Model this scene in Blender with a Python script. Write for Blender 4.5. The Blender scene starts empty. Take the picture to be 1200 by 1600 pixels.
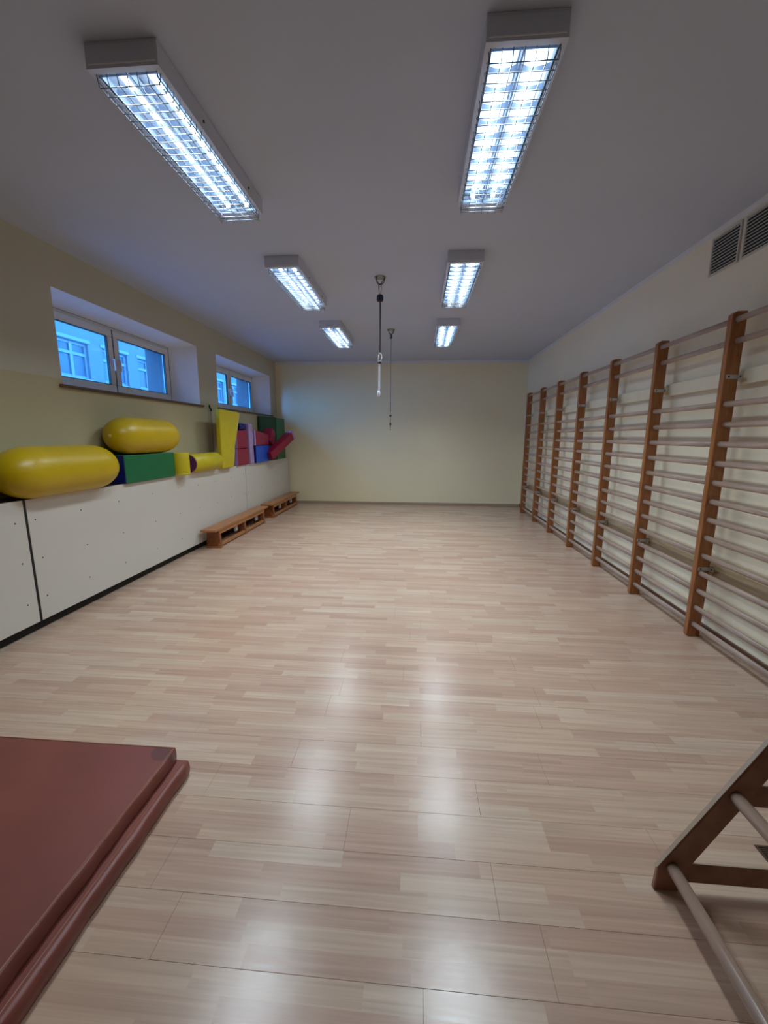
import bpy, bmesh, math, random
from mathutils import Vector, Matrix
random.seed(7)
C = bpy.context.scene.collection
S = bpy.context.scene
PI = math.pi

# ------------------------------------------------------------------ camera
YAW, PITCH, ROLL, FPX, EYE = -0.0781575, 0.1795375, 0.0045685, 648.18, 1.5391
cam_d = bpy.data.cameras.new('camera')
cam_d.sensor_fit = 'HORIZONTAL'
cam_d.sensor_width = 36.0
cam_d.lens = 36.0 * FPX / 1200.0
cam_d.clip_start = 0.02
cam_d.clip_end = 200
cam = bpy.data.objects.new('camera', cam_d)
C.objects.link(cam)
cy, sy, cp, sp = math.cos(YAW), math.sin(YAW), math.cos(PITCH), math.sin(PITCH)
F = Vector((sy * cp, cy * cp, -sp)); R0 = Vector((cy, -sy, 0)); U0 = R0.cross(F)
Rv = math.cos(ROLL) * R0 + math.sin(ROLL) * U0
Uv = -math.sin(ROLL) * R0 + math.cos(ROLL) * U0
M = Matrix((Rv, Uv, -F)).transposed().to_4x4()
M.translation = Vector((0, 0, EYE))
cam.matrix_world = M
S.camera = cam

# ------------------------------------------------------------------ world, light, exposure
w = bpy.data.worlds.new('world'); S.world = w; w.use_nodes = True
bg = w.node_tree.nodes['Background']
bg.inputs[0].default_value = (0.07, 0.36, 1.0, 1)      # blue evening sky
bg.inputs[1].default_value = 13.0
S.view_settings.view_transform = 'Standard'
S.view_settings.look = 'None'
S.view_settings.gamma = 1
S.view_settings.use_curve_mapping = False
S.view_settings.exposure = 0.0
SPREAD = 138
LAMP_W = 11.3            # watts of each tube's light
TUBE_E = 10.0            # emission of the visible tubes
LAMP_C = (0.86, 1.0, 1.10)

# ------------------------------------------------------------------ helpers
def lin(h):
    h = h.lstrip('#'); out = []
    for i in (0, 2, 4):
        c = int(h[i:i+2], 16) / 255
        out.append(c / 12.92 if c <= 0.04045 else ((c + 0.055) / 1.055) ** 2.4)
    return (*out, 1)

def mat(name, col, rough=0.5, metal=0.0, spec=0.5, var=0.0, vscale=8.0, stretch=(1, 1, 1), bump=0.0, bscale=60.0, col2=None, coat=0.0):
    m = bpy.data.materials.new(name); m.use_nodes = True
    nt = m.node_tree; b = nt.nodes['Principled BSDF']
    b.inputs['Base Color'].default_value = lin(col)
    b.inputs['Roughness'].default_value = rough
    b.inputs['Metallic'].default_value = metal
    b.inputs['Specular IOR Level'].default_value = spec
    b.inputs['Coat Weight'].default_value = coat
    tc = nt.nodes.new('ShaderNodeTexCoord'); mp = nt.nodes.new('ShaderNodeMapping')
    mp.inputs['Scale'].default_value = stretch
    nt.links.new(tc.outputs['Object'], mp.inputs['Vector'])
    if var or col2:
        oi = nt.nodes.new('ShaderNodeObjectInfo')
        ad = nt.nodes.new('ShaderNodeVectorMath'); ad.operation = 'ADD'
        mu = nt.nodes.new('ShaderNodeMath'); mu.operation = 'MULTIPLY'; mu.inputs[1].default_value = 37.0
        nt.links.new(oi.outputs['Random'], mu.inputs[0])
        nt.links.new(mp.outputs[0], ad.inputs[0]); nt.links.new(mu.outputs[0], ad.inputs[1])
        n = nt.nodes.new('ShaderNodeTexNoise'); n.inputs['Scale'].default_value = vscale; n.inputs['Detail'].default_value = 4
        nt.links.new(ad.outputs[0], n.inputs['Vector'])
        mx = nt.nodes.new('ShaderNodeMix'); mx.data_type = 'RGBA'
        mr = nt.nodes.new('ShaderNodeMapRange'); mr.inputs[1].default_value = 0.3; mr.inputs[2].default_value = 0.7
        nt.links.new(n.outputs['Fac'], mr.inputs[0]); nt.links.new(mr.outputs[0], mx.inputs['Factor'])
        c = lin(col)
        mx.inputs['A'].default_value = c
        mx.inputs['B'].default_value = lin(col2) if col2 else tuple(x * (1 - var) for x in c[:3]) + (1,)
        nt.links.new(mx.outputs['Result'], b.inputs['Base Color'])
    if bump:
        n2 = nt.nodes.new('ShaderNodeTexNoise'); n2.inputs['Scale'].default_value = bscale; n2.inputs['Detail'].default_value = 3
        nt.links.new(mp.outputs[0], n2.inputs['Vector'])
        bp = nt.nodes.new('ShaderNodeBump'); bp.inputs['Strength'].default_value = bump; bp.inputs['Distance'].default_value = 0.01
        nt.links.new(n2.outputs['Fac'], bp.inputs['Height']); nt.links.new(bp.outputs[0], b.inputs['Normal'])
    return m

def emat(name, col, e):
    m = bpy.data.materials.new(name); m.use_nodes = True
    b = m.node_tree.nodes['Principled BSDF']
    b.inputs['Base Color'].default_value = (1, 1, 1, 1)
    b.inputs['Emission Color'].default_value = (*col, 1)
    b.inputs['Emission Strength'].default_value = e
    return m

def box(bm, x0, x1, y0, y1, z0, z1, bev=0.0, seg=1, xf=None):
    t = bmesh.new()
    bmesh.ops.create_cube(t, size=1)
    for v in t.verts:
        v.co = Vector(((x0 + x1) / 2 + v.co.x * (x1 - x0), (y0 + y1) / 2 + v.co.y * (y1 - y0), (z0 + z1) / 2 + v.co.z * (z1 - z0)))
    if bev: bmesh.ops.bevel(t, geom=t.edges[:], offset=bev, segments=seg, profile=0.5, affect='EDGES')
    merge(bm, t, xf)

def merge(bm, t, xf=None):
    if xf is not None: bmesh.ops.transform(t, matrix=xf, verts=t.verts[:])
    mp = {v: bm.verts.new(v.co) for v in t.verts}
    for f in t.faces:
        try:
            nf = bm.faces.new([mp[v] for v in f.verts]); nf.smooth = f.smooth
        except ValueError: pass
    t.free()

def prism(bm, pts, axis, a0, a1, bev=0.0):
    """extrude a closed 2-D outline along an axis: pts are the two other coordinates in order"""
    t = bmesh.new()
    def P(p, a):
        if axis == 'y': return (p[0], a, p[1])
        if axis == 'x': return (a, p[0], p[1])
        return (p[0], p[1], a)
    A = [t.verts.new(P(p, a0)) for p in pts]; B = [t.verts.new(P(p, a1)) for p in pts]
    t.faces.new(A); t.faces.new(B[::-1])
    for i in range(len(pts)):
        j = (i + 1) % len(pts); t.faces.new([A[j], A[i], B[i], B[j]])
    bmesh.ops.recalc_face_normals(t, faces=t.faces[:])
    if bev: bmesh.ops.bevel(t, geom=t.edges[:], offset=bev, segments=1, affect='EDGES')
    merge(bm, t)

def rod(bm, p, q, r, n=10, r2=None, sx=1.0, caps=True):
    """tapered rod from p to q; sx squashes it sideways for an oval section"""
    p, q = Vector(p), Vector(q); d = (q - p).normalized()
    up = Vector((0, 0, 1)) if abs(d.z) < 0.9 else Vector((0, 1, 0))
    a = d.cross(up).normalized(); b = a.cross(d).normalized()
    r2 = r if r2 is None else r2
    A, B = [], []
    for i in range(n):
        t = 2 * PI * i / n
        o = a * math.cos(t) * sx + b * math.sin(t)
        A.append(bm.verts.new(p + o * r)); B.append(bm.verts.new(q + o * r2))
    for i in range(n):
        j = (i + 1) % n; f = bm.faces.new([A[i], A[j], B[j], B[i]]); f.smooth = True
    if caps: bm.faces.new(A[::-1]); bm.faces.new(B)

def tube(bm, pts, r, n=6):
    for p, q in zip(pts[:-1], pts[1:]): rod(bm, p, q, r, n)

def lathe(bm, prof, axis='z', n=24, c=(0, 0, 0)):
    c = Vector(c); rings = []
    for (t, r) in prof:
        ring = []
        for i in range(n):
            a = 2 * PI * i / n; u, v = r * math.cos(a), r * math.sin(a)
            o = {'z': (u, v, t), 'y': (u, t, v), 'x': (t, u, v)}[axis]
            ring.append(bm.verts.new(c + Vector(o)))
        rings.append(ring)
    for A, B in zip(rings[:-1], rings[1:]):
        for i in range(n):
            j = (i + 1) % n; f = bm.faces.new([A[i], A[j], B[j], B[i]]); f.smooth = True
    bm.faces.new(rings[0][::-1]); bm.faces.new(rings[-1])

def obj(name, bm, m, parent=None, loc=None):
    bmesh.ops.recalc_face_normals(bm, faces=bm.faces[:])
    me = bpy.data.meshes.new(name); bm.to_mesh(me); bm.free()
    o = bpy.data.objects.new(name, me); C.objects.link(o)
    me.materials.append(m)
    if parent is not None: o.parent = parent
    if loc is not None: o.location = loc
    return o

def shared(name, me, parent, loc=(0, 0, 0)):
    o = bpy.data.objects.new(name, me); C.objects.link(o); o.parent = parent; o.location = loc
    return o

def thing(name, label, cat, loc=(0, 0, 0), rotz=0, group=None):
    o = bpy.data.objects.new(name, None); C.objects.link(o)
    o.empty_display_size = 0.1
    o.location = loc; o.rotation_euler = (0, 0, rotz); o['label'] = label; o['category'] = cat
    if group: o['group'] = group
    return o

def tag(o, label, cat, group=None):
    o['label'] = label; o['category'] = cat
    if group: o['group'] = group
    return o

def struct(name, bm, m, label, cat, parent=None):
    o = obj(name, bm, m, parent)
    if parent is None:
        o['kind'] = 'structure'; o['label'] = label; o['category'] = cat
    return o

def B(*a, **k):
    bm = bmesh.new(); box(bm, *a, **k); return bm

# ------------------------------------------------------------------ room numbers (metres, camera at x=0 y=0)
RX, LX, BY, H = 2.33, -3.20, 9.47, 3.1645
FY = -2.2                       # wall behind the camera
CX, CT = -2.954, 1.055          # radiator cover: front plane and top

# ------------------------------------------------------------------ materials
def wall_mat(name, col, rough, split=None, col_up=None):
    m = mat(name, col, rough, spec=0.4, bump=0.05, bscale=14)
    nt = m.node_tree; b = nt.nodes['Principled BSDF']
    geo = nt.nodes.new('ShaderNodeNewGeometry'); n = nt.nodes.new('ShaderNodeTexNoise')
    n.inputs['Scale'].default_value = 1.3; n.inputs['Detail'].default_value = 5
    nt.links.new(geo.outputs['Position'], n.inputs['Vector'])
    mx = nt.nodes.new('ShaderNodeMix'); mx.data_type = 'RGBA'; mx.blend_type = 'MULTIPLY'
    c = lin(col)
    mr = nt.nodes.new('ShaderNodeMapRange'); mr.inputs[1].default_value = 0.3; mr.inputs[2].default_value = 0.7
    mr.inputs[3].default_value = 0.96; mr.inputs[4].default_value = 1.0
    nt.links.new(n.outputs['Fac'], mr.inputs[0])
    mx.inputs['Factor'].default_value = 1
    mx.inputs['A'].default_value = c
    nt.links.new(mr.outputs[0], mx.inputs['B'])
    if split:
        sx = nt.nodes.new('ShaderNodeSeparateXYZ'); nt.links.new(geo.outputs['Position'], sx.inputs[0])
        gt = nt.nodes.new('ShaderNodeMath'); gt.operation = 'GREATER_THAN'; gt.inputs[1].default_value = split
        nt.links.new(sx.outputs['Z'], gt.inputs[0])
        m2 = nt.nodes.new('ShaderNodeMix'); m2.data_type = 'RGBA'
        m2.inputs['A'].default_value = c; m2.inputs['B'].default_value = lin(col_up)
        nt.links.new(gt.outputs[0], m2.inputs['Factor']); nt.links.new(m2.outputs['Result'], mx.inputs['A'])
        r2 = nt.nodes.new('ShaderNodeMapRange'); r2.inputs[3].default_value = rough; r2.inputs[4].default_value = 0.75
        nt.links.new(gt.outputs[0], r2.inputs[0]); nt.links.new(r2.outputs[0], b.inputs['Roughness'])
    nt.links.new(mx.outputs['Result'], b.inputs['Base Color'])
    return m

M_ceil = wall_mat('ceiling_paint', '#c0c8da', 0.85)
M_back = wall_mat('yellow_oil_paint', '#f4e8c0', 0.2)
M_left = wall_mat('left_wall_paint', '#bfb590', 0.35, 2.04, '#c4c0ac')
M_right = wall_mat('right_wall_paint', '#f3e9cf', 0.5)
M_front = wall_mat('rear_wall_paint', '#d8d0b4', 0.5)
M_white = mat('white_paint', '#e6e4e0', 0.5, var=0.04)
M_base = mat('baseboard_laminate', '#b39f86', 0.4, var=0.15, stretch=(1, 1, 8))
M_basedk = mat('baseboard_brown', '#6b4a38', 0.4, var=0.2, stretch=(1, 1, 8))
M_sub = mat('underlay', '#6a5646', 0.9, var=0.1)
M_pvc = mat('white_window_plastic', '#d9dbe0', 0.3, var=0.02)
M_gasket = mat('black_rubber_gasket', '#1d1e22', 0.6, var=0.1)
M_sill = mat('brown_sill', '#5b4438', 0.35, var=0.2, stretch=(1, 6, 1))
M_sillend = mat('red_brown_sill_cap', '#8a5a48', 0.45, var=0.1)
M_panel = mat('cream_laminate_board', '#d2ccc2', 0.38, var=0.03, vscale=2)
M_dark = mat('dark_plinth', '#1a1412', 0.7, var=0.2)
M_topb = mat('dark_brown_board', '#4a3228', 0.5, var=0.3, stretch=(1, 1, 8))
M_screw = mat('steel_screw', '#4c4a48', 0.45, 0.6)
M_screwh = mat('screw_recess', '#2a2a2a', 0.8)
M_post = mat('varnished_beech_post', '#aa6e42', 0.36, col2='#8c5528', vscale=6, stretch=(9, 9, 0.8))
M_rung = mat('beech_rung', '#bda797', 0.34, col2='#a68f82', vscale=5, stretch=(14, 0.9, 14))
M_board = mat('raw_pine_board', '#c0ac8c', 0.6, col2='#a8926e', vscale=4, stretch=(8, 0.8, 12))
M_cboard = mat('cream_painted_board', '#e9dfc4', 0.5, var=0.06)
M_zinc = mat('zinc_plate', '#c8c4c0', 0.35, 0.5, var=0.1)
M_hole = mat('dark_bolt', '#1c1a1a', 0.6)
M_chrome = mat('polished_steel', '#9c9896', 0.25, 0.9, var=0.2)
M_steeldk = mat('dark_steel', '#4a4440', 0.35, 0.7)
M_navy = mat('navy_plastic', '#121a35', 0.3)
M_rope = mat('dark_grey_rope', '#4a4443', 0.8)
M_strap = mat('white_webbing', '#dcdcea', 0.7)
M_yellow = mat('yellow_vinyl', '#c9a800', 0.36, var=0.12, vscale=3, bump=0.05, bscale=40)
M_yfoam = mat('yellow_leatherette', '#c8b410', 0.45, var=0.08, vscale=6)
M_ypale = mat('pale_yellow_piping', '#d8cd78', 0.5)
M_green = mat('green_leatherette', '#006a3c', 0.4, var=0.15, vscale=5)
M_greend = mat('dark_green_leatherette', '#024a33', 0.4, var=0.15, vscale=5)
M_blue = mat('blue_leatherette', '#0050c4', 0.4, var=0.12)
M_bluedk = mat('deep_blue_leatherette', '#0d1c6e', 0.4, var=0.12)
M_red = mat('crimson_leatherette', '#8e1036', 0.42, var=0.15, vscale=5)
M_lilac = mat('lilac_leatherette', '#a68ab8', 0.45, var=0.08)
M_purple = mat('purple_leatherette', '#5a2a5e', 0.45, var=0.08)
M_bench = mat('varnished_bench_wood', '#b67a48', 0.33, col2='#965c30', vscale=5, stretch=(10, 1, 10))
M_benchd = mat('brown_bench_wood', '#94562c', 0.35, col2='#713c1c', vscale=5, stretch=(6, 2, 6))
M_bplate = mat('glossy_white', '#e8e8ec', 0.35)
M_ply = mat('climbing_frame_side_wood', '#a5765c', 0.34, col2='#8a5c44', vscale=5, stretch=(3, 3, 3))
M_plyl = mat('climbing_frame_rung_wood', '#a48a78', 0.3, col2='#8e7464', vscale=5, stretch=(12, 1, 12))
M_edge = mat('pale_wood_edge', '#b39d86', 0.35, var=0.15)
M_hous = mat('white_enamel_housing', '#ccd0de', 0.5, var=0.02)
M_refl = mat('mirror_reflector', '#8f9db2', 0.3, 0.9)
M_louv = mat('white_louvre', '#8a9cb6', 0.4, 0.5)
M_wire = mat('white_coated_wire', '#6c7684', 0.6)
M_tube = emat('fluorescent_tube', (0.80, 0.95, 1.0), TUBE_E)
M_vent = mat('white_vent', '#c8c6bc', 0.45, var=0.04)
M_ventd = mat('vent_duct_dark', '#35383a', 0.9)
M_brass = mat('brown_metal_grille', '#6e5a50', 0.35, 0.6, var=0.2)

def mat_brown():
    m = mat('brown_mat_vinyl', '#8c4a3e', 0.46, col2='#7a4038', vscale=2.2, bump=0.12, bscale=9)
    nt = m.node_tree; b = nt.nodes['Principled BSDF']
    link = b.inputs['Base Color'].links[0]; src = link.from_socket
    geo = nt.nodes.new('ShaderNodeNewGeometry')
    sub = nt.nodes.new('ShaderNodeVectorMath'); sub.operation = 'DISTANCE'
    sub.inputs[1].default_value = (-1.105, 1.565, 0.14)
    nt.links.new(geo.outputs['Position'], sub.inputs[0])
    lt = nt.nodes.new('ShaderNodeMapRange'); lt.inputs[1].default_value = 0.055; lt.inputs[2].default_value = 0.062
    lt.inputs[3].default_value = 0.5; lt.inputs[4].default_value = 0.0
    nt.links.new(sub.outputs['Value'], lt.inputs[0])
    mx = nt.nodes.new('ShaderNodeMix'); mx.data_type = 'RGBA'
    mx.inputs['B'].default_value = lin('#3f2a28')
    nt.links.new(lt.outputs[0], mx.inputs['Factor']); nt.links.new(src, mx.inputs['A'])
    nt.links.new(mx.outputs['Result'], b.inputs['Base Color'])
    return m
M_mat = mat_brown()
M_matpipe = mat('mat_piping', '#94604e', 0.4, var=0.2, vscale=20)

# laminate floor: strips printed on each plank, grain along x
ROW, PL, Y00 = 0.1875, 1.19, 0.9225
def floor_mat():
    m = bpy.data.materials.new('beech_laminate'); m.use_nodes = True
    nt = m.node_tree; b = nt.nodes['Principled BSDF']; N = nt.nodes.new; L = nt.links.new
    geo = N('ShaderNodeNewGeometry'); sx = N('ShaderNodeSeparateXYZ'); L(geo.outputs['Position'], sx.inputs[0])
    def math_(op, a, b_=None, c=None):
        n = N('ShaderNodeMath'); n.operation = op
        for i, v in enumerate((a, b_, c)):
            if v is None: continue
            if isinstance(v, (int, float)): n.inputs[i].default_value = v
            else: L(v, n.inputs[i])
        return n.outputs[0]
    ycell = math_('FLOOR', math_('DIVIDE', math_('SUBTRACT', sx.outputs['Y'], Y00), ROW / 3))
    wn = N('ShaderNodeTexWhiteNoise'); wn.noise_dimensions = '1D'; L(ycell, wn.inputs['W'])
    xs = math_('ADD', math_('DIVIDE', sx.outputs['X'], 0.5), math_('MULTIPLY', wn.outputs['Value'], 13.7))
    xcell = math_('FLOOR', xs)
    cb = N('ShaderNodeCombineXYZ'); L(xcell, cb.inputs['X']); L(ycell, cb.inputs['Y'])
    w2 = N('ShaderNodeTexWhiteNoise'); w2.noise_dimensions = '2D'; L(cb.outputs[0], w2.inputs['Vector'])
    ramp = N('ShaderNodeValToRGB'); cr = ramp.color_ramp
    cr.elements[0].color = lin('#ba9883'); cr.elements[0].position = 0
    cr.elements[1].color = lin('#cdb39d'); cr.elements[1].position = 1
    for p, c in ((0.15, '#c09e89'), (0.45, '#c6a790'), (0.8, '#c9ad96')):
        e = cr.elements.new(p); e.color = lin(c)
    L(w2.outputs['Value'], ramp.inputs['Fac'])
    # fine streaks along the grain
    mp = N('ShaderNodeMapping'); mp.inputs['Scale'].default_value = (0.8, 30, 1)
    L(geo.outputs['Position'], mp.inputs['Vector'])
    off = N('ShaderNodeVectorMath'); off.operation = 'ADD'; L(mp.outputs[0], off.inputs[0])
    w3 = N('ShaderNodeVectorMath'); w3.operation = 'SCALE'; L(w2.outputs['Color'], w3.inputs[0]); w3.inputs['Scale'].default_value = 9
    L(w3.outputs[0], off.inputs[1])
    n1 = N('ShaderNodeTexNoise'); n1.inputs['Scale'].default_value = 2.2; n1.inputs['Detail'].default_value = 6; n1.inputs['Distortion'].default_value = 0.6
    L(off.outputs[0], n1.inputs['Vector'])
    mr = N('ShaderNodeMapRange'); mr.inputs[1].default_value = 0.25; mr.inputs[2].default_value = 0.75; mr.inputs[3].default_value = 0.80; mr.inputs[4].default_value = 1.13
    L(n1.outputs['Fac'], mr.inputs[0])
    mul = N('ShaderNodeMix'); mul.data_type = 'RGBA'; mul.blend_type = 'MULTIPLY'; mul.inputs['Factor'].default_value = 1
    L(ramp.outputs['Color'], mul.inputs['A']); L(mr.outputs[0], mul.inputs['B'])
    # reddish worn patches
    n2 = N('ShaderNodeTexNoise'); n2.inputs['Scale'].default_value = 0.9; n2.inputs['Detail'].default_value = 2
    L(geo.outputs['Position'], n2.inputs['Vector'])
    mr2 = N('ShaderNodeMapRange'); mr2.inputs[1].default_value = 0.5; mr2.inputs[2].default_value = 0.75; mr2.inputs[3].default_value = 0; mr2.inputs[4].default_value = 0.35
    L(n2.outputs['Fac'], mr2.inputs[0])
    mx = N('ShaderNodeMix'); mx.data_type = 'RGBA'; mx.inputs['B'].default_value = lin('#b98a70')
    L(mr2.outputs[0], mx.inputs['Factor']); L(mul.outputs['Result'], mx.inputs['A'])
    L(mx.outputs['Result'], b.inputs['Base Color'])
    rr = N('ShaderNodeMapRange'); rr.inputs[3].default_value = 0.2; rr.inputs[4].default_value = 0.3
    L(n1.outputs['Fac'], rr.inputs[0]); L(rr.outputs[0], b.inputs['Roughness'])
    b.inputs['Specular IOR Level'].default_value = 0.5
    n3 = N('ShaderNodeTexNoise'); n3.inputs['Scale'].default_value = 7; n3.inputs['Detail'].default_value = 2
    L(geo.outputs['Position'], n3.inputs['Vector'])
    bp = N('ShaderNodeBump'); bp.inputs['Strength'].default_value = 0.08; bp.inputs['Distance'].default_value = 0.01
    L(n3.outputs['Fac'], bp.inputs['Height']); L(bp.outputs[0], b.inputs['Normal'])
    return m
M_floor = floor_mat()

# ------------------------------------------------------------------ room shell
fl = struct('floor', B(LX - .02, RX + .02, FY, BY + .02, -0.12, -0.0085), M_sub, 'beech laminate floor of long planks running across the room', 'floor')
plank_meshes = {}
def plank_mesh(length):
    k = round(length, 3)
    if k not in plank_meshes:
        bm = bmesh.new(); box(bm, 0.0003, length - 0.0003, 0.0003, ROW - 0.0003, -0.008, 0, bev=0.0005)
        me = bpy.data.meshes.new('plank'); bmesh.ops.recalc_face_normals(bm, faces=bm.faces[:]); bm.to_mesh(me); bm.free()
        me.materials.append(M_floor); plank_meshes[k] = me
    return plank_meshes[k]
joint_x = {0: 0.42, 1: 0.296, 5: 0.046, 6: -0.49, 2: -0.25, 3: -0.9, 4: 0.62}
far = bmesh.new()
row = -9
while True:
    y = Y00 + row * ROW
    if y + ROW > BY: break
    jx = joint_x.get(row, random.uniform(0, PL))
    x = LX
    first = (jx - LX) % PL
    if first < 0.05: first += PL
    while x < RX - 0.001:
        ln = first if x == LX else PL
        ln = min(ln, RX - x)
        if -0.4 < y < 4.4: shared('plank', plank_mesh(ln), fl, (x, y, 0))
        else: box(far, x + .0003, x + ln - .0003, y + .0003, y + ROW - .0003, -0.008, 0)
        x += ln
    row += 1
box(far, LX, RX, Y00 + row * ROW + .0006, BY, -0.008, 0)
fo = obj('planks', far, M_floor, fl); fo['kind'] = 'stuff'

struct('ceiling', B(LX - .6, RX + .2, FY - .2, BY + .2, H, H + .2), M_ceil, 'white painted ceiling carrying the caged lights', 'ceiling')
struct('wall_back', B(LX - .6, RX + .2, BY, BY + .2, -.1, H), M_back, 'glossy pale yellow end wall', 'wall')
struct('wall_right', B(RX, RX + .2, FY, BY, -.1, H), M_right, 'off white wall behind the wall bars', 'wall')
struct('wall_front', B(LX - .6, RX + .2, FY - .2, FY, -.1, H), M_front, 'wall behind the viewer', 'wall')

# left wall with two splayed window openings
W = [(3.65, 6.07, 3.60, 5.79), (6.65, 9.08, 6.54, 8.76)]      # inner opening y0,y1 / opening at the frame y0,y1
ZI0, ZI1, ZF0, ZF1 = 1.985, 2.812, 2.0, 2.735
XF, XO = -3.46, -3.80
bm = bmesh.new()
def quad(bm, *p):
    bm.faces.new([bm.verts.new(v) for v in p])
ys = [FY, W[0][0], W[0][1], W[1][0], W[1][1], BY]
for a, b_ in ((0, 1), (2, 3), (4, 5)):
    quad(bm, (LX, ys[a], -.1), (LX, ys[b_], -.1), (LX, ys[b_], H), (LX, ys[a], H))
for (a0, a1, f0, f1) in W:
    quad(bm, (LX, a0, -.1), (LX, a1, -.1), (LX, a1, ZI0), (LX, a0, ZI0))
    quad(bm, (LX, a0, ZI1), (LX, a1, ZI1), (LX, a1, H), (LX, a0, H))
bx = [(FY, W[0][2]), (W[0][3], W[1][2]), (W[1][3], BY)]
for (a, b_) in bx: quad(bm, (XO, a, -.1), (XO, b_, -.1), (XO, b_, H), (XO, a, H))
for (a0, a1, f0, f1) in W:
    quad(bm, (XO, f0, -.1), (XO, f1, -.1), (XO, f1, ZF0 - .03), (XO, f0, ZF0 - .03))
    quad(bm, (XO, f0, ZF1), (XO, f1, ZF1), (XO, f1, H), (XO, f0, H))
for (y_) in (FY, BY): quad(bm, (LX, y_, -.1), (XO, y_, -.1), (XO, y_, H), (LX, y_, H))
quad(bm, (LX, FY, H), (LX, BY, H), (XO, BY, H), (XO, FY, H)); quad(bm, (LX, FY, -.1), (LX, BY, -.1), (XO, BY, -.1), (XO, FY, -.1))
lw = struct('wall_left', bm, M_left, 'left wall with two deep basement windows above the radiator cover', 'wall')
M_reveal = mat('white_reveal_plaster', '#e6e8ee', 0.8, var=0.03)
M_reveal_out = mat('grey_outer_reveal', '#5c5c62', 0.9, var=0.08)
for (a0, a1, f0, f1) in W:
    bm = bmesh.new()
    I = [(LX, a0, ZI0), (LX, a1, ZI0), (LX, a1, ZI1), (LX, a0, ZI1)]
    Fm = [(XF, f0, ZF0 - .01), (XF, f1, ZF0 - .01), (XF, f1, ZF1), (XF, f0, ZF1)]
    O = [(XO, f0, ZF0 - .03), (XO, f1, ZF0 - .03), (XO, f1, ZF1), (XO, f0, ZF1)]
    for P_, Q_ in ((I, Fm), (Fm, O)):
        bm = bmesh.new()
        for i in range(4):
            j = (i + 1) % 4; quad(bm, P_[i], P_[j], Q_[j], Q_[i])
        obj('window_reveal', bm, M_reveal if P_ is I else M_reveal_out, lw)

def window(n, a0, a1, f0, f1, label):
    bm = bmesh.new(); x0, x1 = XF - 0.055, XF + 0.0
    z0, z1, mid = ZF0, ZF1, (f0 + f1) / 2
    def frame(bm, ya, yb, za, zb, wd, xa, xb, bev=0.004):
        box(bm, xa, xb, ya, yb, za, za + wd, bev); box(bm, xa, xb, ya, yb, zb - wd, zb, bev)
        box(bm, xa, xb, ya, ya + wd, za + wd, zb - wd, bev); box(bm, xa, xb, yb - wd, yb, za + wd, zb - wd, bev)
    frame(bm, f0, f1, z0, z1, 0.045, x0 - .01, x0 + .05)
    r = bpy.data.objects.new('window_%d' % n, None); C.objects.link(r)
    r['kind'] = 'structure'; r['label'] = label; r['category'] = 'window'
    obj('window_frame', bm, M_pvc, r)
    for s, (ya, yb) in enumerate(((f0 + .03, mid - .006), (mid + .006, f1 - .03))):
        b2 = bmesh.new(); frame(b2, ya, yb, z0 + .025, z1 - .03, 0.078, x0 + .02, x1 + .012, 0.006)
        sh = obj('window_sash', b2, M_pvc, r)
        g = bmesh.new(); frame(g, ya + .078, yb - .078, z0 + .103, z1 - .108, 0.006, x0 + .035, x1 + .008, 0)
        obj('gasket', g, M_gasket, sh)
        g = B(x0 + .018, x0 + .024, ya + .07, yb - .07, z0 + .095, z1 - .1)
        obj('glass_pane', g, M_glass, sh)
        h = bmesh.new(); hy = mid - .045 if s == 0 else mid + .045; hz = (z0 + z1) / 2 - .01
        box(h, x1 + .012, x1 + .024, hy - .014, hy + .014, hz - .035, hz + .035, .003)
        box(h, x1 + .02, x1 + .05, hy - .009, hy + .009, hz + .01, hz + .03, .003)
        box(h, x1 + .038, x1 + .054, hy - .01, hy + .01, hz - .10, hz + .03, .004)
        obj('handle', h, M_bplate, sh)
    g = B(x0, x1 + .01, mid - .006, mid + .006, z0 + .03, z1 - .03); obj('gasket', g, M_gasket, r)
    sl = obj('window_sill', B(XF + .005, LX + .035, a0 - .035, a1 + .05, ZI0 - .022, ZI0 + .004, .003), M_sill, r)
    obj('end_cap', B(LX + .002, LX + .037, a1 + .045, a1 + .056, ZI0 - .023, ZI0 + .006, .002), M_sillend, sl)
    obj('end_cap', B(LX + .002, LX + .037, a0 - .04, a0 - .03, ZI0 - .023, ZI0 + .006, .002), M_sillend, sl)

def glass():
    m = bpy.data.materials.new('window_glass'); m.use_nodes = True
    nt = m.node_tree; nt.nodes.remove(nt.nodes['Principled BSDF'])
    tr = nt.nodes.new('ShaderNodeBsdfTransparent'); gl = nt.nodes.new('ShaderNodeBsdfGlossy'); gl.inputs['Roughness'].default_value = 0.02
    lw_ = nt.nodes.new('ShaderNodeLayerWeight'); pw = nt.nodes.new('ShaderNodeMath'); pw.operation = 'POWER'; pw.inputs[1].default_value = 5
    nt.links.new(lw_.outputs['Facing'], pw.inputs[0])
    ma = nt.nodes.new('ShaderNodeMath'); ma.operation = 'MULTIPLY_ADD'; ma.inputs[1].default_value = 0.5; ma.inputs[2].default_value = 0.03
    nt.links.new(pw.outputs[0], ma.inputs[0])
    mx = nt.nodes.new('ShaderNodeMixShader'); nt.links.new(ma.outputs[0], mx.inputs[0])
    nt.links.new(tr.outputs[0], mx.inputs[1]); nt.links.new(gl.outputs[0], mx.inputs[2])
    nt.links.new(mx.outputs[0], nt.nodes['Material Output'].inputs[0])
    tr.inputs[0].default_value = (0.95, 0.97, 0.98, 1)
    return m
M_glass = glass()
window(1, *W[0], 'nearer white two-sash window in the left wall above the yellow rolls')
window(2, *W[1], 'farther white two-sash window in the left wall near the end wall')

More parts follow.
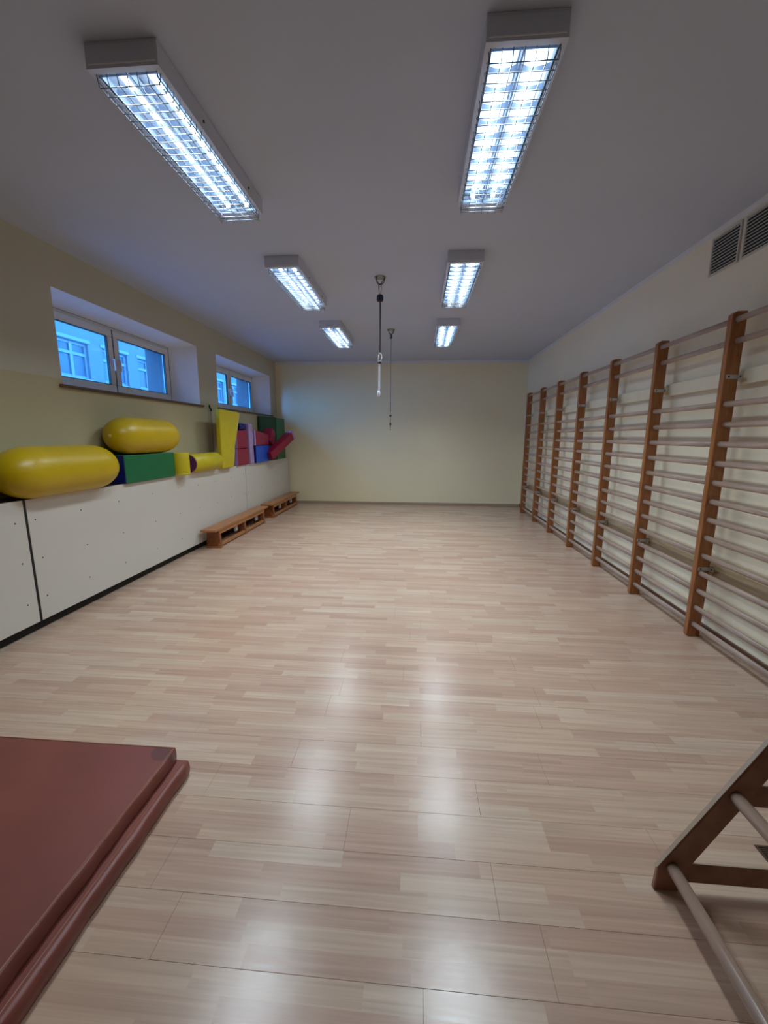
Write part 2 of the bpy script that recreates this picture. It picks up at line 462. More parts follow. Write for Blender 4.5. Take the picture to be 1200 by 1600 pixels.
# trims
struct('baseboard_back', B(LX + .01, RX, BY - .014, BY, 0, .055, .003), M_base, 'thin pale skirting at the foot of the end wall', 'baseboard')
struct('baseboard_right', B(RX - .014, RX, FY, BY - .015, 0, .07, .003), M_basedk, 'dark brown skirting behind the wall bars', 'baseboard')
struct('trim_1', B(LX, RX, BY - .004, BY, H - .06, H), M_white, 'white painted band at the top of the end wall', 'trim')
struct('trim_2', B(RX - .004, RX, FY, BY - .005, H - .045, H), M_white, 'white painted band at the top of the right wall', 'trim')

# ------------------------------------------------------------------ house across the yard
hb = thing('building', 'pale rendered house with white framed windows seen through both windows', 'building', (-12, 20, 0))
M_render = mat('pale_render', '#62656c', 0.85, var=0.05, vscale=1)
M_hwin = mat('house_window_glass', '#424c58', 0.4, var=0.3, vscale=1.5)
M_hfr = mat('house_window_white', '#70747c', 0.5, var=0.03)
wy = [9.5, 11.6, 13.62, 15.7, 17.75, 19.9, 22.2, 24.3, 26.6, 28.9, 31]
bm = bmesh.new(); zc, zd = 3.55, 4.78
edges = [-12 + 2]
segs = []; last = 6.0
for y in wy: segs.append((last, y)); last = y + 1.38
segs.append((last, 34))
for (a, b_) in segs: box(bm, -.35, 0, a - 20, b_ - 20, zc, zd)
box(bm, -.35, 0, -14, 14, 0, zc); box(bm, -.35, 0, -14, 14, zd, 5.4)
obj('wall', bm, M_render, hb)
for y in wy:
    ya, yb = y - 20, y + 1.38 - 20
    f = bmesh.new()
    for (p, q, r_, s) in ((ya, yb, zc, zc + .09), (ya, yb, zd - .09, zd), (ya, ya + .09, zc, zd), (yb - .09, yb, zc, zd), ((ya + yb) / 2 - .06, (ya + yb) / 2 + .06, zc, zd), (ya, yb, zc + .78, zc + .88)):
        fk = .003 * len(f.verts) / 8
        box(f, -.18 - fk, -.10 + fk, p, q, r_, s)
    wf = obj('window', f, M_hfr, hb)
    obj('pane', B(-.16, -.13, ya + .05, yb - .05, zc + .05, zd - .05), M_hwin, wf)
    obj('window_ledge', B(-.05, .09, ya - .08, yb + .08, zc - .09, zc - .01, .01), M_hfr, hb)
    obj('lintel', B(-.02, .03, ya - .1, yb + .1, zd + .02, zd + .14, .01), M_hfr, hb)
M_gr = mat('yard_paving', '#8a8f96', 0.9, var=0.2, vscale=1)
struct('ground', B(-12, XO - .01, FY, 34, 1.2, 1.3), M_gr, 'paved yard outside the windows', 'ground')

# ------------------------------------------------------------------ caged ceiling lights
FW, FL, FD = 0.32, 1.20, 0.095
def proto_meshes():
    d = {}
    bm = bmesh.new(); w2, rim = FW / 2, 0.022
    # folded steel tray: top and four sides, turned in at the rim
    box(bm, -w2, w2, 0, FL, -.012, 0, .002)
    box(bm, -w2, -w2 + .008, 0, FL, -FD, -.010, .002); box(bm, w2 - .008, w2, 0, FL, -FD, -.010, .002)
    box(bm, -w2 + .006, w2 - .006, 0, .010, -FD, -.010, .002); box(bm, -w2 + .006, w2 - .006, FL - .010, FL, -FD, -.010, .002)
    box(bm, -w2, -w2 + rim, 0.002, FL - .002, -FD - .003, -FD + .001); box(bm, w2 - rim, w2, 0.002, FL - .002, -FD - .003, -FD + .001)
    box(bm, -w2, w2, 0, .03, -FD - .003, -FD + .001); box(bm, -w2, w2, FL - .03, FL, -FD - .003, -FD + .001)
    d['housing'] = (bm, M_hous)
    bm = bmesh.new(); box(bm, -w2 + .012, w2 - .012, -.0035, 0.0, -FD + .010, -FD + .014); d['end_trim'] = (bm, M_bplate)
    # reflector: three curved troughs
    bm = bmesh.new(); pts = []
    for i in range(25):
        t = i / 24; x = (-.132 + .264 * t); ph = abs(((t * 2) % 1) - .5) * 2
        pts.append((x, -.022 - .045 * ph ** 2.2))
    prev = None
    for (x, z) in pts:
        a, b_ = bm.verts.new((x, .032, z)), bm.verts.new((x, FL - .032, z))
        if prev: f = bm.faces.new([prev[0], a, b_, prev[1]]); f.smooth = True
        prev = (a, b_)
    d['reflector'] = (bm, M_refl)
    # louvre: cross blades and spine
    bm = bmesh.new()
    nb = 12
    for i in range(nb):
        y = .05 + (FL - .1) * i / (nb - 1)
        prism(bm, [(-.132, -.066), (-.10, -.076), (-.066, -.080), (-.035, -.076), (0, -.062), (.035, -.076), (.066, -.080), (.10, -.076), (.132, -.066), (.132, -.092), (-.132, -.092)], 'y', y - .0012, y + .0012)
    box(bm, -.004, .004, .034, FL - .034, -.092, -.052)
    for s in (-1, 1): box(bm, s * .131 - .002, s * .131 + .002, .034, FL - .034, -.092, -.03)
    d['louvre'] = (bm, M_louv)
    # wire guard: bent basket
    bm = bmesh.new(); zt, zb = -FD - .002, -FD - .042; gx0, gx1 = .142, .136; r = .0022
    nc = 24
    for i in range(nc):
        y = .045 + (FL - .07) * i / (nc - 1)
        tube(bm, [(-gx0, y, zt), (-gx1, y, zb), (gx1, y, zb), (gx0, y, zt)], r, 5)
    for j in range(7):
        x = -gx1 + 2 * gx1 * j / 6
        tube(bm, [(x, .028, zt), (x, .042, zb + .002), (x, FL - .020, zb + .002), (x, FL - .010, zb - .008)], r, 5)
    for s in (-1, 1):
        tube(bm, [(s * .1365, .03, (zt + zb) / 2), (s * .1365, FL - .02, (zt + zb) / 2)], r, 5)
    tube(bm, [(-gx1, FL - .012, (zt + zb) / 2), (gx1, FL - .012, (zt + zb) / 2)], r, 5)
    d['wire_guard'] = (bm, M_wire)
    bm = bmesh.new(); rod(bm, (0, .045, 0), (0, FL - .045, 0), .013, 12); d['tube'] = (bm, M_tube)
    bm = bmesh.new(); rod(bm, (0, 0, 0), (.006, 0, 0), .007, 10); d['latch_screw'] = (bm, M_steeldk)
    bm = bmesh.new(); box(bm, -.016, .016, 0, .03, -.02, .014, .003); d['lamp_holder'] = (bm, M_bplate)
    out = {}
    for k, (bm, m) in d.items():
        bmesh.ops.recalc_face_normals(bm, faces=bm.faces[:]); me = bpy.data.meshes.new(k); bm.to_mesh(me); bm.free(); me.materials.append(m); out[k] = me
    return out
PM = proto_meshes()
def light(x, y, label):
    t = thing('ceiling_light', label, 'light', (x, y, H), 0, 'caged fluorescent lights on the ceiling')
    h = shared('housing', PM['housing'], t)
    shared('end_trim', PM['end_trim'], h)
    for yy in (.38, .95): shared('latch_screw', PM['latch_screw'], h, (FW / 2 - .001, yy, -.06))
    shared('reflector', PM['reflector'], t); shared('louvre', PM['louvre'], t); shared('wire_guard', PM['wire_guard'], t)
    for s in (-1, 1):
        tb = shared('tube', PM['tube'], t, (s * .066, 0, -.052))
        for yy in (.022, FL - .052): shared('lamp_holder', PM['lamp_holder'], tb, (0, yy, 0))
    for s in (-1, 1):
        ld = bpy.data.lights.new('lamp_light', 'AREA'); ld.shape = 'RECTANGLE'; ld.size = .026; ld.size_y = FL - .1
        ld.energy = LAMP_W; ld.color = LAMP_C; ld.spread = math.radians(SPREAD)
        lo = bpy.data.objects.new('lamp_light', ld); C.objects.link(lo); lo.parent = t; lo.location = (s * .066, FL / 2, -.093)
XR, XL = .40, -1.27
for y, p in ((1.96, 'nearest'), (4.06, 'middle'), (6.22, 'farthest')):
    light(XR, y, 'caged fluorescent ceiling light, %s of the right row by the wall bars' % p)
    light(XL, y, 'caged fluorescent ceiling light, %s of the left row by the windows' % p)

# ------------------------------------------------------------------ ceiling hooks and ropes
def hook(x, y, scale, lbl):
    t = thing('ceiling_hook', lbl, 'hook', (x, y, H))
    bm = bmesh.new(); lathe(bm, [(-.006, .062 * scale), (0, .062 * scale)], 'z', 20); obj('base_plate', bm, M_chrome, t)
    bm = bmesh.new()
    for k in range(4):
        a = PI / 4 + k * PI / 2; r = .058 * scale
        pts = [(math.cos(a) * r * math.cos(u), math.sin(a) * r * math.cos(u), -.006 - .062 * scale * math.sin(u)) for u in [i * PI / 2 / 5 for i in range(6)]]
        tube(bm, pts, .006 * scale, 6)
    obj('dome_arms', bm, M_chrome, t)
    bm = bmesh.new()
    ring = [(0.014 * math.cos(a), 0, -.08 * scale + .016 * math.sin(a)) for a in [i * PI / 6 for i in range(13)]]
    tube(bm, ring, .004, 6); obj('ring', bm, M_steeldk, t)
hook(-.415, 4.642, 1, 'steel ceiling hook with domed arms, nearer one holding the white strap')
hook(-.435, 6.782, 1, 'steel ceiling hook with domed arms, farther one holding the plain thin rope')
t = thing('hanging_rope', 'thin dark rope with blue swivel and white strap, hanging from nearer hook', 'rope', (-.415, 4.642, H))
def z_(z): return z - H
bm = bmesh.new(); tube(bm, [(-.011, 0, z_(3.085)), (-.014, 0, z_(3.06)), (-.008, 0, z_(3.005)), (0, 0, z_(2.995)), (.008, 0, z_(3.005)), (.014, 0, z_(3.06)), (.011, 0, z_(3.085)), (0, 0, z_(3.094)), (-.011, 0, z_(3.085))], .004, 6); obj('carabiner', bm, M_chrome, t)
bm = bmesh.new(); lathe(bm, [(z_(2.925), .012), (z_(2.93), .03), (z_(2.945), .036), (z_(2.975), .036), (z_(2.992), .03), (z_(2.997), .012)], 'z', 16); obj('swivel', bm, M_navy, t)
bm = bmesh.new(); rod(bm, (0, 0, z_(2.926)), (0, 0, z_(2.41)), .0045, 8); rod(bm, (.006, 0, z_(2.926)), (.004, 0, z_(2.41)), .003, 8); obj('rope', bm, M_rope, t)
bm = bmesh.new(); tube(bm, [(0, 0, z_(2.42)), (-.014, 0, z_(2.395)), (-.016, 0, z_(2.345)), (0, 0, z_(2.33)), (.016, 0, z_(2.345)), (.022, 0, z_(2.38)), (.01, 0, z_(2.41)), (0, 0, z_(2.42))], .005, 6); obj('carabiner', bm, M_bplate, t)
bm = bmesh.new(); lathe(bm, [(z_(2.308), .012), (z_(2.315), .024), (z_(2.325), .024), (z_(2.332), .012)], 'z', 14); obj('buckle', bm, M_steeldk, t)
bm = bmesh.new(); box(bm, -.017, -.007, -.008, .008, z_(2.02), z_(2.315), .002); box(bm, -.009, .003, -.004, .01, z_(2.04), z_(2.315), .002); obj('strap', bm, M_strap, t)
bm = bmesh.new(); lathe(bm, [(z_(1.965), .006), (z_(1.975), .016), (z_(2.01), .018), (z_(2.03), .01)], 'z', 14, (-.012, 0, 0)); obj('knot', bm, M_strap, t)
t = thing('hanging_rope', 'plain thin dark rope ending in small clips, hanging from farther hook', 'rope', (-.435, 6.782, H))
bm = bmesh.new(); lathe(bm, [(z_(3.03), .008), (z_(3.035), .02), (z_(3.05), .022), (z_(3.062), .01), (z_(3.068), .018), (z_(3.084), .018), (z_(3.09), .006)], 'z', 14); obj('swivel', bm, M_navy, t)
bm = bmesh.new(); rod(bm, (0, 0, z_(3.032)), (0, 0, z_(1.92)), .0055, 8); obj('rope', bm, M_rope, t)
bm = bmesh.new(); tube(bm, [(0, 0, z_(1.93)), (-.012, 0, z_(1.915)), (-.012, 0, z_(1.895)), (0, 0, z_(1.88)), (.012, 0, z_(1.895)), (.012, 0, z_(1.915)), (0, 0, z_(1.93))], .005, 6); obj('carabiner', bm, M_chrome, t)
bm = bmesh.new(); lathe(bm, [(z_(1.855), .008), (z_(1.862), .02), (z_(1.875), .02), (z_(1.883), .008)], 'z', 12); obj('clip', bm, M_steeldk, t)
bm = bmesh.new(); rod(bm, (0, 0, z_(1.86)), (0, 0, z_(1.66)), .005, 8); obj('short_cord', bm, M_rope, t)
bm = bmesh.new(); lathe(bm, [(z_(1.72), .008), (z_(1.726), .016), (z_(1.75), .016), (z_(1.756), .008)], 'z', 12); obj('clip', bm, M_steeldk, t)
bm = bmesh.new(); lathe(bm, [(z_(1.64), .006), (z_(1.646), .013), (z_(1.665), .011), (z_(1.67), .006)], 'z', 12); obj('end_knot', bm, M_board, t)

# ------------------------------------------------------------------ vents on the right wall
def vent(y0, y1, z0, z1, label):
    t = thing('wall_vent', label, 'vent', (RX, y0, z0), 0, 'slatted vents on the right wall')
    w_, h_ = y1 - y0, z1 - z0
    bm = bmesh.new(); fr = .016
    box(bm, -.014, 0, 0, fr, 0, h_, .002); box(bm, -.014, 0, w_ - fr, w_, 0, h_, .002)
    box(bm, -.014, 0, fr, w_ - fr, 0, fr, .002); box(bm, -.014, 0, fr, w_ - fr, h_ - fr, h_, .002)
    obj('frame', bm, M_vent, t)
    obj('backing', B(-.003, 0, fr, w_ - fr, fr, h_ - fr), M_ventd, t)
    n = 11; bm = bmesh.new(); p = (h_ - 2 * fr) / n
    prism(bm, [(-.014, 0), (-.003, p * .38), (-.003, p * .55), (-.014, p * .30)], 'y', fr, w_ - fr)
    me = bpy.data.meshes.new('slat'); bmesh.ops.recalc_face_normals(bm, faces=bm.faces[:]); bm.to_mesh(me); bm.free(); me.materials.append(M_vent)
    for i in range(n): shared('slat', me, t, (0, 0, fr + p * (i + .38)))
vent(3.525, 3.835, 2.815, 3.10, 'white slatted wall vent, farther of two under the ceiling')
vent(3.18, 3.49, 2.815, 3.10, 'white slatted wall vent, nearer of two, cut by the picture edge')

# ------------------------------------------------------------------ wall bars
wb = thing('wall_bars', 'long run of beech wall bars with eight posts along the right wall', 'wall bars', (2.19, 3.2257, 0))
PX0, PX1, PW, PT = 2.146, 2.243, .046, 2.400
pys = [3.2257 + .9 * i for i in range(-1, 7)]
ox, oy = 2.19, 3.2257
bm = bmesh.new(); prism(bm, [(PX0 - ox, .012), (PX0 - ox + .012, 0), (PX1 - ox, 0), (PX1 - ox, PT), (PX0 - ox + .03, PT), (PX0 - ox, PT - .022)], 'y', 0, PW, .003)
bmesh.ops.recalc_face_normals(bm, faces=bm.faces[:]); pme = bpy.data.meshes.new('post'); bm.to_mesh(pme); bm.free(); pme.materials.append(M_post)
RZ = [2.344, 2.204, 1.776, 1.634, 1.495, 1.356, 1.215, 1.075, .937, .800, .660, .520, .380, .244, .108]
bm = bmesh.new(); L_ = .9 - PW
rod(bm, (0, -.004, 0), (0, L_ + .004, 0), .0205, 12, sx=.72); bmesh.ops.recalc_face_normals(bm, faces=bm.faces[:])
rme = bpy.data.meshes.new('rung'); bm.to_mesh(rme); bm.free(); rme.materials.append(M_rung)
bm = bmesh.new(); box(bm, 0, .085, -.003, 0, -.014, .014, .001); box(bm, .083, .087, -.04, 0, -.014, .014, .001)
bmesh.ops.recalc_face_normals(bm, faces=bm.faces[:]); bme = bpy.data.meshes.new('bracket'); bm.to_mesh(bme); bm.free(); bme.materials.append(M_zinc)
bm = bmesh.new(); rod(bm, (0, 0, 0), (0, -.003, 0), .006, 8); bm2 = None
bmesh.ops.recalc_face_normals(bm, faces=bm.faces[:]); hme = bpy.data.meshes.new('bolt'); bm.to_mesh(hme); bm.free(); hme.materials.append(M_hole)
bm = bmesh.new(); rod(bm, (0, 0, 0), (-.003, 0, 0), .006, 8)
bmesh.ops.recalc_face_normals(bm, faces=bm.faces[:]); hme2 = bpy.data.meshes.new('bolt'); bm.to_mesh(hme2); bm.free(); hme2.materials.append(M_hole)
BX0, BX1 = PX1 + .002, RX - .002
for i, y in enumerate(pys):
    shared('post', pme, wb, (0, y - oy, 0))
    for z in (1.965, .555):
        br = shared('bracket', bme, wb, (PX0 + .012 - ox, y - oy - .0005, z))
        br['label'] = 'zinc bracket fixing the post to the board'
        shared('bolt', hme, br, (.018, -.003, 0)); shared('bolt', hme2, br, (.083, -.022, 0))
    if i < len(pys) - 1:
        for k, z in enumerate(RZ):
            shared('rung', rme, wb, ((2.197 if k in (1, 3) else 2.180) - ox, y - oy + PW, z))
for z0, z1, m, lab in ((1.915, 2.02, M_cboard, 'cream painted upper board'), (.49, .595, M_board, 'raw pine lower board')):
    o = obj('wall_board', B(BX0 + .035 - ox, BX1 - ox, pys[0] - oy, pys[-1] - oy + PW, z0, z1, .003), m, wb); o['label'] = lab
    for y in pys: obj('spacer_block', B(PX1 - .002 - ox, BX0 + .036 - ox, y - oy + .004, y - oy + PW - .004, z0 + .02, z1 - .02), m, wb)

# ------------------------------------------------------------------ radiator cover
rc = thing('radiator_cover', 'long cream board radiator cover with screws along the left wall', 'cover', (CX, 2.87, 0))
ox, oy = CX, 2.87
def RB(x0, x1, y0, y1, z0, z1, bev=0): return B(x0 - ox, x1 - ox, y0 - oy, y1 - oy, z0, z1, bev=bev)
scr = bmesh.new(); lathe(scr, [(-.001, .0062), (.0012, .0062), (.0022, .003)], 'x', 10)
bmesh.ops.recalc_face_normals(scr, faces=scr.faces[:]); sme = bpy.data.meshes.new('screw'); scr.to_mesh(sme); scr.free(); sme.materials.append(M_screw)
sy_ = [-.6, .3, 1.2, 1.9, 2.3, 2.79, 2.95, 3.4, 3.88, 4.4, 4.9, 5.4, 5.9, 6.4, 6.88, 7.1, 7.7, 8.3, 8.9, 9.3]
for (a, b_) in ((FY + .02, 2.862), (2.884, 6.975), (6.987, 9.395)):
    p = obj('panel', RB(CX - .018, CX, a, b_, .085, CT, .0015), M_panel, rc)
    for y in sy_:
        if a < y < b_:
            for z in (.26, .574, .894): shared('screw', sme, p, (0, y - oy + random.uniform(-.015, .015), z + random.uniform(-.01, .01)))
for (a, b_) in ((2.862, 2.884), (6.975, 6.987), (9.395, 9.40)):
    obj('gap_shade_strip', RB(CX - .018, CX - .004, a, b_, .085, CT - .001), M_dark, rc)  # dark strip added in each open seam, standing in for its shade
obj('top_board', RB(LX + .002, CX - .019, FY + .02, 9.395, CT - .018, CT), M_topb, rc)
obj('backing_frame', RB(CX - .09, CX - .06, FY + .02, 9.37, .085, CT - .019), M_dark, rc)
obj('plinth', RB(CX - .10, CX - .06, FY + .02, 9.39, 0, .084), M_dark, rc)
obj('end_panel', RB(LX + .002, CX - .041, 9.375, 9.393, .0, CT - .019), M_panel, rc)

# ------------------------------------------------------------------ yellow rolls
def capsule(name, label, x, y0, y1, z, r, p=2.1):
    t = thing(name, label, 'roll', (x, y0, z - r))
    prof = []; cap = r * 1.4; n = 12
    for i in range(n + 1):
        a = i / n * PI / 2; prof.append((cap * (1 - math.cos(a) ** (2 / p)), max(.012, r * math.sin(a) ** (2 / p))))
    Ln = y1 - y0
    mid = [(cap + (Ln - 2 * cap) * k / 6, r) for k in range(1, 6)]
    full = prof + mid + [(Ln - t_, rr) for (t_, rr) in reversed(prof)]
    bm = bmesh.new(); lathe(bm, full, 'y', 40, (0, 0, r)); obj('inflated_body', bm, M_yellow, t)
    bm = bmesh.new(); lathe(bm, [(-.004, .008), (-.001, .016), (.003, .018)], 'y', 14, (0, 0, r)); obj('air_plug', bm, M_ypale, t)
    return t
capsule('therapy_roll', 'big yellow inflatable roll lying directly on the radiator cover at left', -2.965, 2.70, 3.83, CT + .200, .199)
capsule('therapy_roll', 'smaller yellow inflatable roll resting on top of the green block', -3.0, 3.90, 4.96, CT + .29 + .193, .191)

# ------------------------------------------------------------------ foam blocks
def foam(name, label, cat, x0, x1, y0, y1, z0, z1, m, rot=(0, 0, 0), end=None, seam=None, grp=None, bev=.012):
    cx, cy_, cz = (x0 + x1) / 2, (y0 + y1) / 2, z0
    t = thing(name, label, cat, (cx, cy_, cz), 0, grp); t.rotation_euler = rot
    hx, hy = (x1 - x0) / 2, (y1 - y0) / 2
    obj('cushion', B(-hx, hx, -hy, hy, 0, z1 - z0, bev=bev, seg=2), m, t)
    if end: obj('end_cover', B(-hx + .004, hx - .004, -hy - .004, -hy + .004, .004, z1 - z0 - .004, bev=.003), end, t)
    if seam:
        bm = bmesh.new(); zz = z1 - z0 - .004
        tube(bm, [(hx - .003, -hy + .01, zz), (hx - .003, hy - .01, zz)], .004, 6); tube(bm, [(hx - .003, hy - .004, zz), (hx - .003, hy - .004, .006)], .004, 6)
        obj('piping', bm, seam, t)
    return t
foam('foam_block', 'dark green foam block with blue end under the smaller yellow roll', 'block', -3.19, -2.92, 3.96, 4.83, CT, CT + .288, M_green, end=M_bluedk, bev=.008)
t = thing('foam_cylinder', 'short upright yellow foam cylinder beside the green block', 'cylinder', (-2.945, 4.965, CT))
bm = bmesh.new(); lathe(bm, [(0, .10), (.006, .118), (.012, .12), (.27, .12), (.277, .117), (.28, .10)], 'z', 28); obj('cushion', bm, M_yfoam, t)
bm = bmesh.new(); lathe(bm, [(.018, .121), (.021, .1225), (.024, .121)], 'z', 28); obj('piping', bm, M_ypale, t)
t = thing('foam_cylinder', 'yellow foam cylinder with purple end lying on the radiator cover', 'cylinder', (-2.955, 5.19, CT + .001)); t.rotation_euler = (0, 0, math.radians(-1))
bm = bmesh.new(); lathe(bm, [(0, .118), (.01, .125), (.70, .125), (.71, .118)], 'y', 28, (0, 0, .126)); obj('cushion', bm, M_yfoam, t)
bm = bmesh.new(); lathe(bm, [(-.006, .112), (0, .117), (.004, .117)], 'y', 28, (0, 0, .126)); obj('end_cover', bm, M_purple, t)
# tall standing slab
t = thing('foam_slab', 'tall yellow foam slab standing on end in front of the farther window', 'slab', (-2.915, 6.185, CT))
bm = bmesh.new(); prism(bm, [(-.19, .002), (.17, .002), (.24, .3), (.49, .845), (.47, .86), (-.17, .875), (-.19, .86)], 'x', -.035, .035, .010); obj('cushion', bm, M_yfoam, t)
bm = bmesh.new(); tube(bm, [(.034, .175, .01), (.034, .245, .3), (.034, .493, .845)], .007, 6); obj('piping', bm, M_ypale, t)
t = thing('pole', 'thin pale pole with black hook leaning behind the tall yellow slab', 'pole', (-3.15, 6.30, CT))
bm = bmesh.new(); rod(bm, (0, 0, 0), (-.02, .02, .86), .010, 10); obj('shaft', bm, M_edge, t)
bm = bmesh.new(); tube(bm, [(-.02, .02, .855), (-.02, .03, .885), (-.02, -.01, .905), (-.02, -.02, .95)], .012, 8); obj('hook', bm, M_hole, t)
foam('foam_block', 'lower crimson foam block of the stacked pair beside the tall yellow slab', 'block', -3.06, -2.92, 6.62, 7.09, CT, CT + .275, M_red, end=M_lilac, grp=None, bev=.02)
foam('foam_block', 'upper crimson foam block of the stacked pair beside the tall yellow slab', 'block', -3.06, -2.93, 6.66, 7.09, CT + .277, CT + .58, M_red, end=M_lilac, bev=.025)
t = thing('foam_roll', 'dark blue foam roll lying on top of the stacked crimson blocks', 'roll', (-3.0, 6.86, CT + .582))
bm = bmesh.new(); lathe(bm, [(0, .05), (.008, .058), (.22, .058), (.228, .05)], 'y', 20, (0, 0, .058)); obj('cushion', bm, M_bluedk, t)
foam('foam_slab', 'thin lilac foam slab standing behind the stacked crimson blocks', 'slab', -3.185, -3.13, 6.52, 6.86, CT, CT + .80, M_lilac, rot=(math.radians(-3), 0, 0), bev=.01)
foam('foam_slab', 'upright lilac foam slab between the crimson and the blue blocks', 'slab', -3.10, -2.91, 7.13, 7.30, CT, CT + .70, M_lilac, rot=(math.radians(2), 0, 0))
foam('foam_block', 'bright blue foam block carrying a crimson block near the corner', 'block', -3.15, -2.90, 7.37, 8.04, CT, CT + .315, M_blue, end=M_bluedk)
t = thing('foam_wedge', 'crimson foam wedge with lilac end on top of the blue block', 'wedge', (-3.015, 7.66, CT + .317))
bm = bmesh.new(); prism(bm, [(-.30, 0), (.34, 0), (.34, .20), (-.30, .275)], 'x', -.13, .13, .01); obj('cushion', bm, M_red, t)
obj('end_cover', B(-.125, .125, -.345, -.298, .004, .275, bev=.006), M_lilac, t)
# folded green mat standing in the corner
t = thing('folded_mat', 'tall green folding mat standing half open in the far corner', 'mat', (-3.06, 8.75, CT))
bm = bmesh.new(); prism(bm, [(-.13, -.50), (-.08, -.52), (.09, -.06), (.04, -.03)], 'z', 0, .875, .008); obj('mat_leaf', bm, M_greend, t)
bm = bmesh.new(); prism(bm, [(.045, -.03), (.10, -.055), (.10, .50), (.04, .50)], 'z', 0, .865, .008); obj('mat_leaf', bm, M_green, t)
t = thing('foam_beam', 'long crimson foam beam with pale lilac end tilting up toward the end wall', 'beam', (-2.87, 7.98, CT + .03))
d = Vector((.24, .72, .42)).normalized()
q = d.to_track_quat('Y', 'Z'); t.rotation_mode = 'QUATERNION'; t.rotation_quaternion = q
obj('cushion', B(-.085, .085, 0, .86, 0, .16, bev=.012, seg=2), M_red, t)
obj('end_cover', B(-.087, .087, .80, .864, -.002, .162, bev=.006), M_lilac, t)
t = thing('foam_block', 'small crimson foam block tilted against the green mat above the beam', 'block', (-2.96, 8.14, CT + .34)); t.rotation_euler = (math.radians(-32), 0, 0)
obj('cushion', B(-.09, .09, -.09, .09, 0, .30, bev=.012, seg=2), M_red, t)

# ------------------------------------------------------------------ low gymnastic benches
def bench(y0, y1, label):
    t = thing('gym_bench', label, 'bench', (-2.79, y0, 0), 0, 'low wooden gymnastic benches'); Ln = y1 - y0
    obj('seat', B(-.125, .092, 0, Ln, .252, .282, bev=.005), M_bench, t)
    obj('apron', B(.045, .078, .15, Ln - .17, .196, .251, bev=.003), M_bench, t)
    for k, y in enumerate((.17, Ln / 2, Ln - .20)):
        bm = bmesh.new(); prism(bm, [(-.115, .02), (.085, .02), (.080, .10), (.070, .251), (-.10, .251), (-.115, .12)], 'y', y - .028, y + .028, .004)
        lg = obj('leg', bm, M_benchd, t)
        obj('foot', B(-.12, .095, y - .036, y + .036, 0, .022, bev=.003), M_bench, lg)
    obj('bottom_rail', B(.045, .080, .14, Ln - .17, .022, .068, bev=.004), M_bench, t)
    for y in (Ln / 2 - .13, Ln - .31): o = obj('bracket', B(-.035, .0, y - .05, y + .03, .075, .185, bev=.01), M_bplate, t); o['label'] = 'white block inside the bench'  # plain white blocks added in the bench openings
bench(5.27, 7.30, 'nearer low wooden gymnastic bench in front of the radiator cover')
bench(7.47, 9.33, 'farther low wooden gymnastic bench near the end wall corner')

# ------------------------------------------------------------------ folded brown mat in the foreground
t = thing('gym_mat', 'reddish brown folded vinyl gym mat lying on the floor at lower left', 'mat', (-1.03, 1.58, 0))
def soft_slab(x0, x1, y0, y1, z0, z1, bul, seed, nseg=46):
    """slab with softly bulging, slightly puckered long side"""
    rnd = random.Random(seed); bm = bmesh.new()
    prof = []
    hz = (z1 - z0) / 2; n = 10
    for i in range(n + 1):
        a = -PI / 2 + PI * i / n
        prof.append((bul * (math.cos(a) ** .55 if math.cos(a) > 1e-6 else 0) - bul, z0 + hz + hz * math.sin(a)))
    rows = []
    ph = [rnd.uniform(0, 6.28) for _ in range(4)]
    for k in range(nseg + 1):
        y = y0 + (y1 - y0) * k / nseg
        wob = .002 * math.sin(y * 17 + ph[0]) + .0018 * math.sin(y * 41 + ph[1]) + .001 * math.sin(y * 83 + ph[2])
        rows.append([bm.verts.new((x1 + px + wob * (1 if abs(pz - z0 - hz) < hz * .95 else .3), y, pz)) for (px, pz) in prof])
    for A, Bq in zip(rows[:-1], rows[1:]):
        for i in range(n):
            f = bm.faces.new([A[i], Bq[i], Bq[i + 1], A[i + 1]]); f.smooth = True
    # top, bottom, far side
    TL0, TL1 = bm.verts.new((x0, y0, z1)), bm.verts.new((x0, y1, z1))
    BL0, BL1 = bm.verts.new((x0, y0, z0)), bm.verts.new((x0, y1, z0))
    bm.faces.new([r[-1] for r in rows] + [TL1, TL0]); bm.faces.new([r[0] for r in rows] + [BL1, BL0])
    bm.faces.new(rows[0] + [TL0, BL0]); bm.faces.new(rows[-1] + [TL1, BL1]); bm.faces.new([TL0, TL1, BL1, BL0])
    return bm
MY0 = -.35 - 1.58
o = obj('mat_leaf', soft_slab(-1.5, .014, MY0, .015, 0, .073, .019, 3), M_mat, t); o['label'] = 'lower leaf of the folded mat'
o = obj('mat_leaf', soft_slab(-1.5, -.036, MY0, .008, .075, .142, .010, 5), M_mat, t); o['label'] = 'upper leaf of the folded mat'
bm = bmesh.new(); tube(bm, [(-.047, MY0, .1405), (-.047, .004, .1405), (-1.5, .004, .1405)], .004, 6); obj('piping', bm, M_matpipe, t)
bm = bmesh.new(); tube(bm, [(-.014, MY0, .0725), (-.014, .010, .0725), (-.008, .012, .004)], .0035, 6); obj('piping', bm, M_matpipe, t)

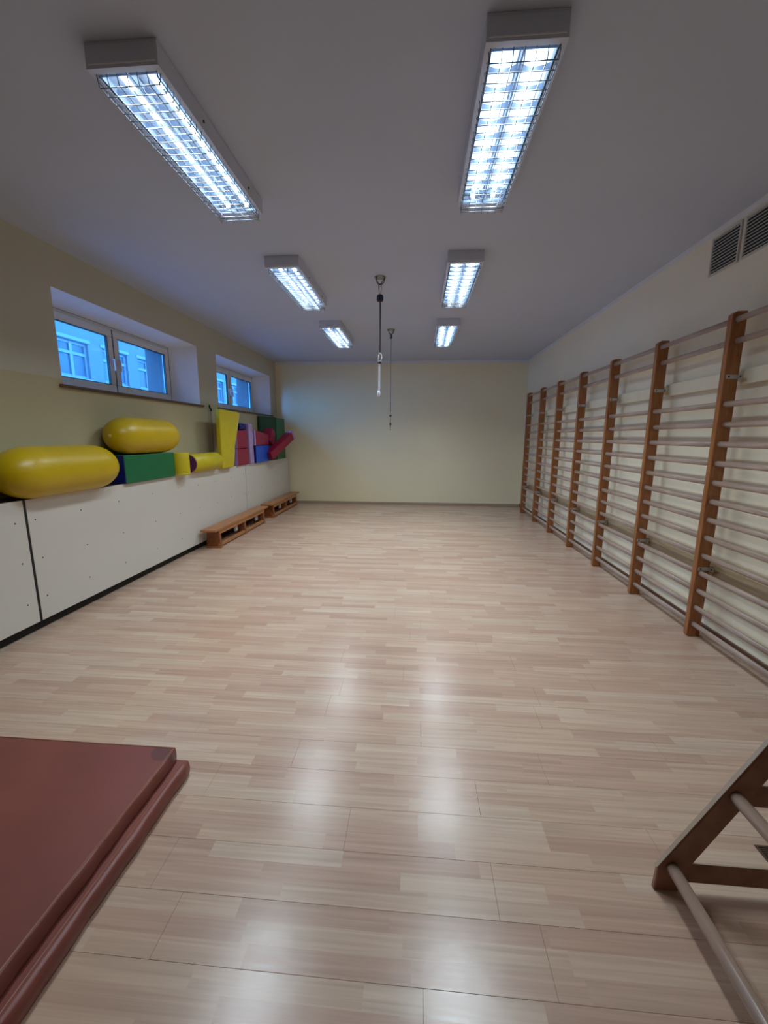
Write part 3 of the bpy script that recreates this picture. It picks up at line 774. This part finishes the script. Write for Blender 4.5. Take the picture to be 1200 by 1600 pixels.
# ------------------------------------------------------------------ wooden climbing frame, lower right
CFY = 1.25
cf = thing('climbing_frame', 'triangular wooden climbing frame with round rungs at the right edge', 'climbing frame', (1.44, CFY, 0))
ox = 1.44
SL = 1.79; apex = 1.44
def side(y0, y1):
    sd = bpy.data.objects.new('side_frame', None)
    def outx(z): return .838 + max(0, z - .088) / SL
    def leg(sgn):
        pts = [(.843, 0), (.925, 0), (.941, .085), (1.445, 1.02), (1.445, 1.13), (1.435, 1.135), (.848, .088)]
        bm = bmesh.new(); prism(bm, [(sgn * (p[0] - ox), p[1]) for p in pts], 'y', y0 - CFY, y1 - CFY, .003); return bm
    for s in (1, -1):
        obj('leg', leg(s), M_ply, cf)
    def inx(z): return .941 + (z - .085) / 2.0
    for (z0, z1) in ((.036, .112), (.352, .430)):
        xa0, xa1 = inx(max(z0, .085)) - .03 - (0.02 if z0 < .1 else 0), inx(z1) - .03
        bm = bmesh.new(); prism(bm, [(xa0 - ox, z0), (-(xa0 - ox), z0), (-(xa1 - ox), z1), (xa1 - ox, z1)], 'y', y0 + .004 - CFY, y1 - .004 - CFY, .002)
        obj('crosspiece', bm, M_ply, cf)
        bm = bmesh.new(); box(bm, inx(z1) - ox + .004, -(inx(z1) - ox) - .004, y0 + .005 - CFY, y1 - .005 - CFY, z1 - .001, z1 + .002)
        obj('edge_band', bm, M_edge, cf)
    for s in (1,):
        pts = [(.846, .09), (1.435, 1.137), (1.433, 1.141), (.844, .0915)]
        bm = bmesh.new(); prism(bm, [(p[0] - ox, p[1]) for p in pts], 'y', y0 + .001 - CFY, y1 - .001 - CFY); obj('edge_band', bm, M_edge, cf)
side(CFY, CFY + .016); side(.45, .468)
for k in range(4):
    for s in (1, -1):
        x = .893 + .162 * k; z = .099 + .292 * k
        bm = bmesh.new(); rod(bm, (s * (x - ox), -(CFY - .46), z), (s * (x - ox), .004, z), .0205, 16); obj('rung', bm, M_plyl, cf)

# ------------------------------------------------------------------ small floor grille under the frame
t = thing('floor_grille', 'small brown metal floor grille under the climbing frame', 'grille', (1.318, 1.30, 0))
bm = bmesh.new()
for (a, b_, c, d_) in ((0, .16, 0, .008), (0, .16, .14, .148), (0, .008, .008, .14), (.152, .16, .008, .14)): box(bm, a, b_, c, d_, 0, .004)
obj('frame', bm, M_brass, t)
obj('backing', B(.006, .154, .006, .142, .0002, .0012), M_hole, t)
bm = bmesh.new(); box(bm, .006, .154, 0, .004, .001, .0035)
bmesh.ops.recalc_face_normals(bm, faces=bm.faces[:]); gme = bpy.data.meshes.new('slat'); bm.to_mesh(gme); bm.free(); gme.materials.append(M_brass)
for k in range(16): shared('slat', gme, t, (0, .012 + .008 * k, 0))
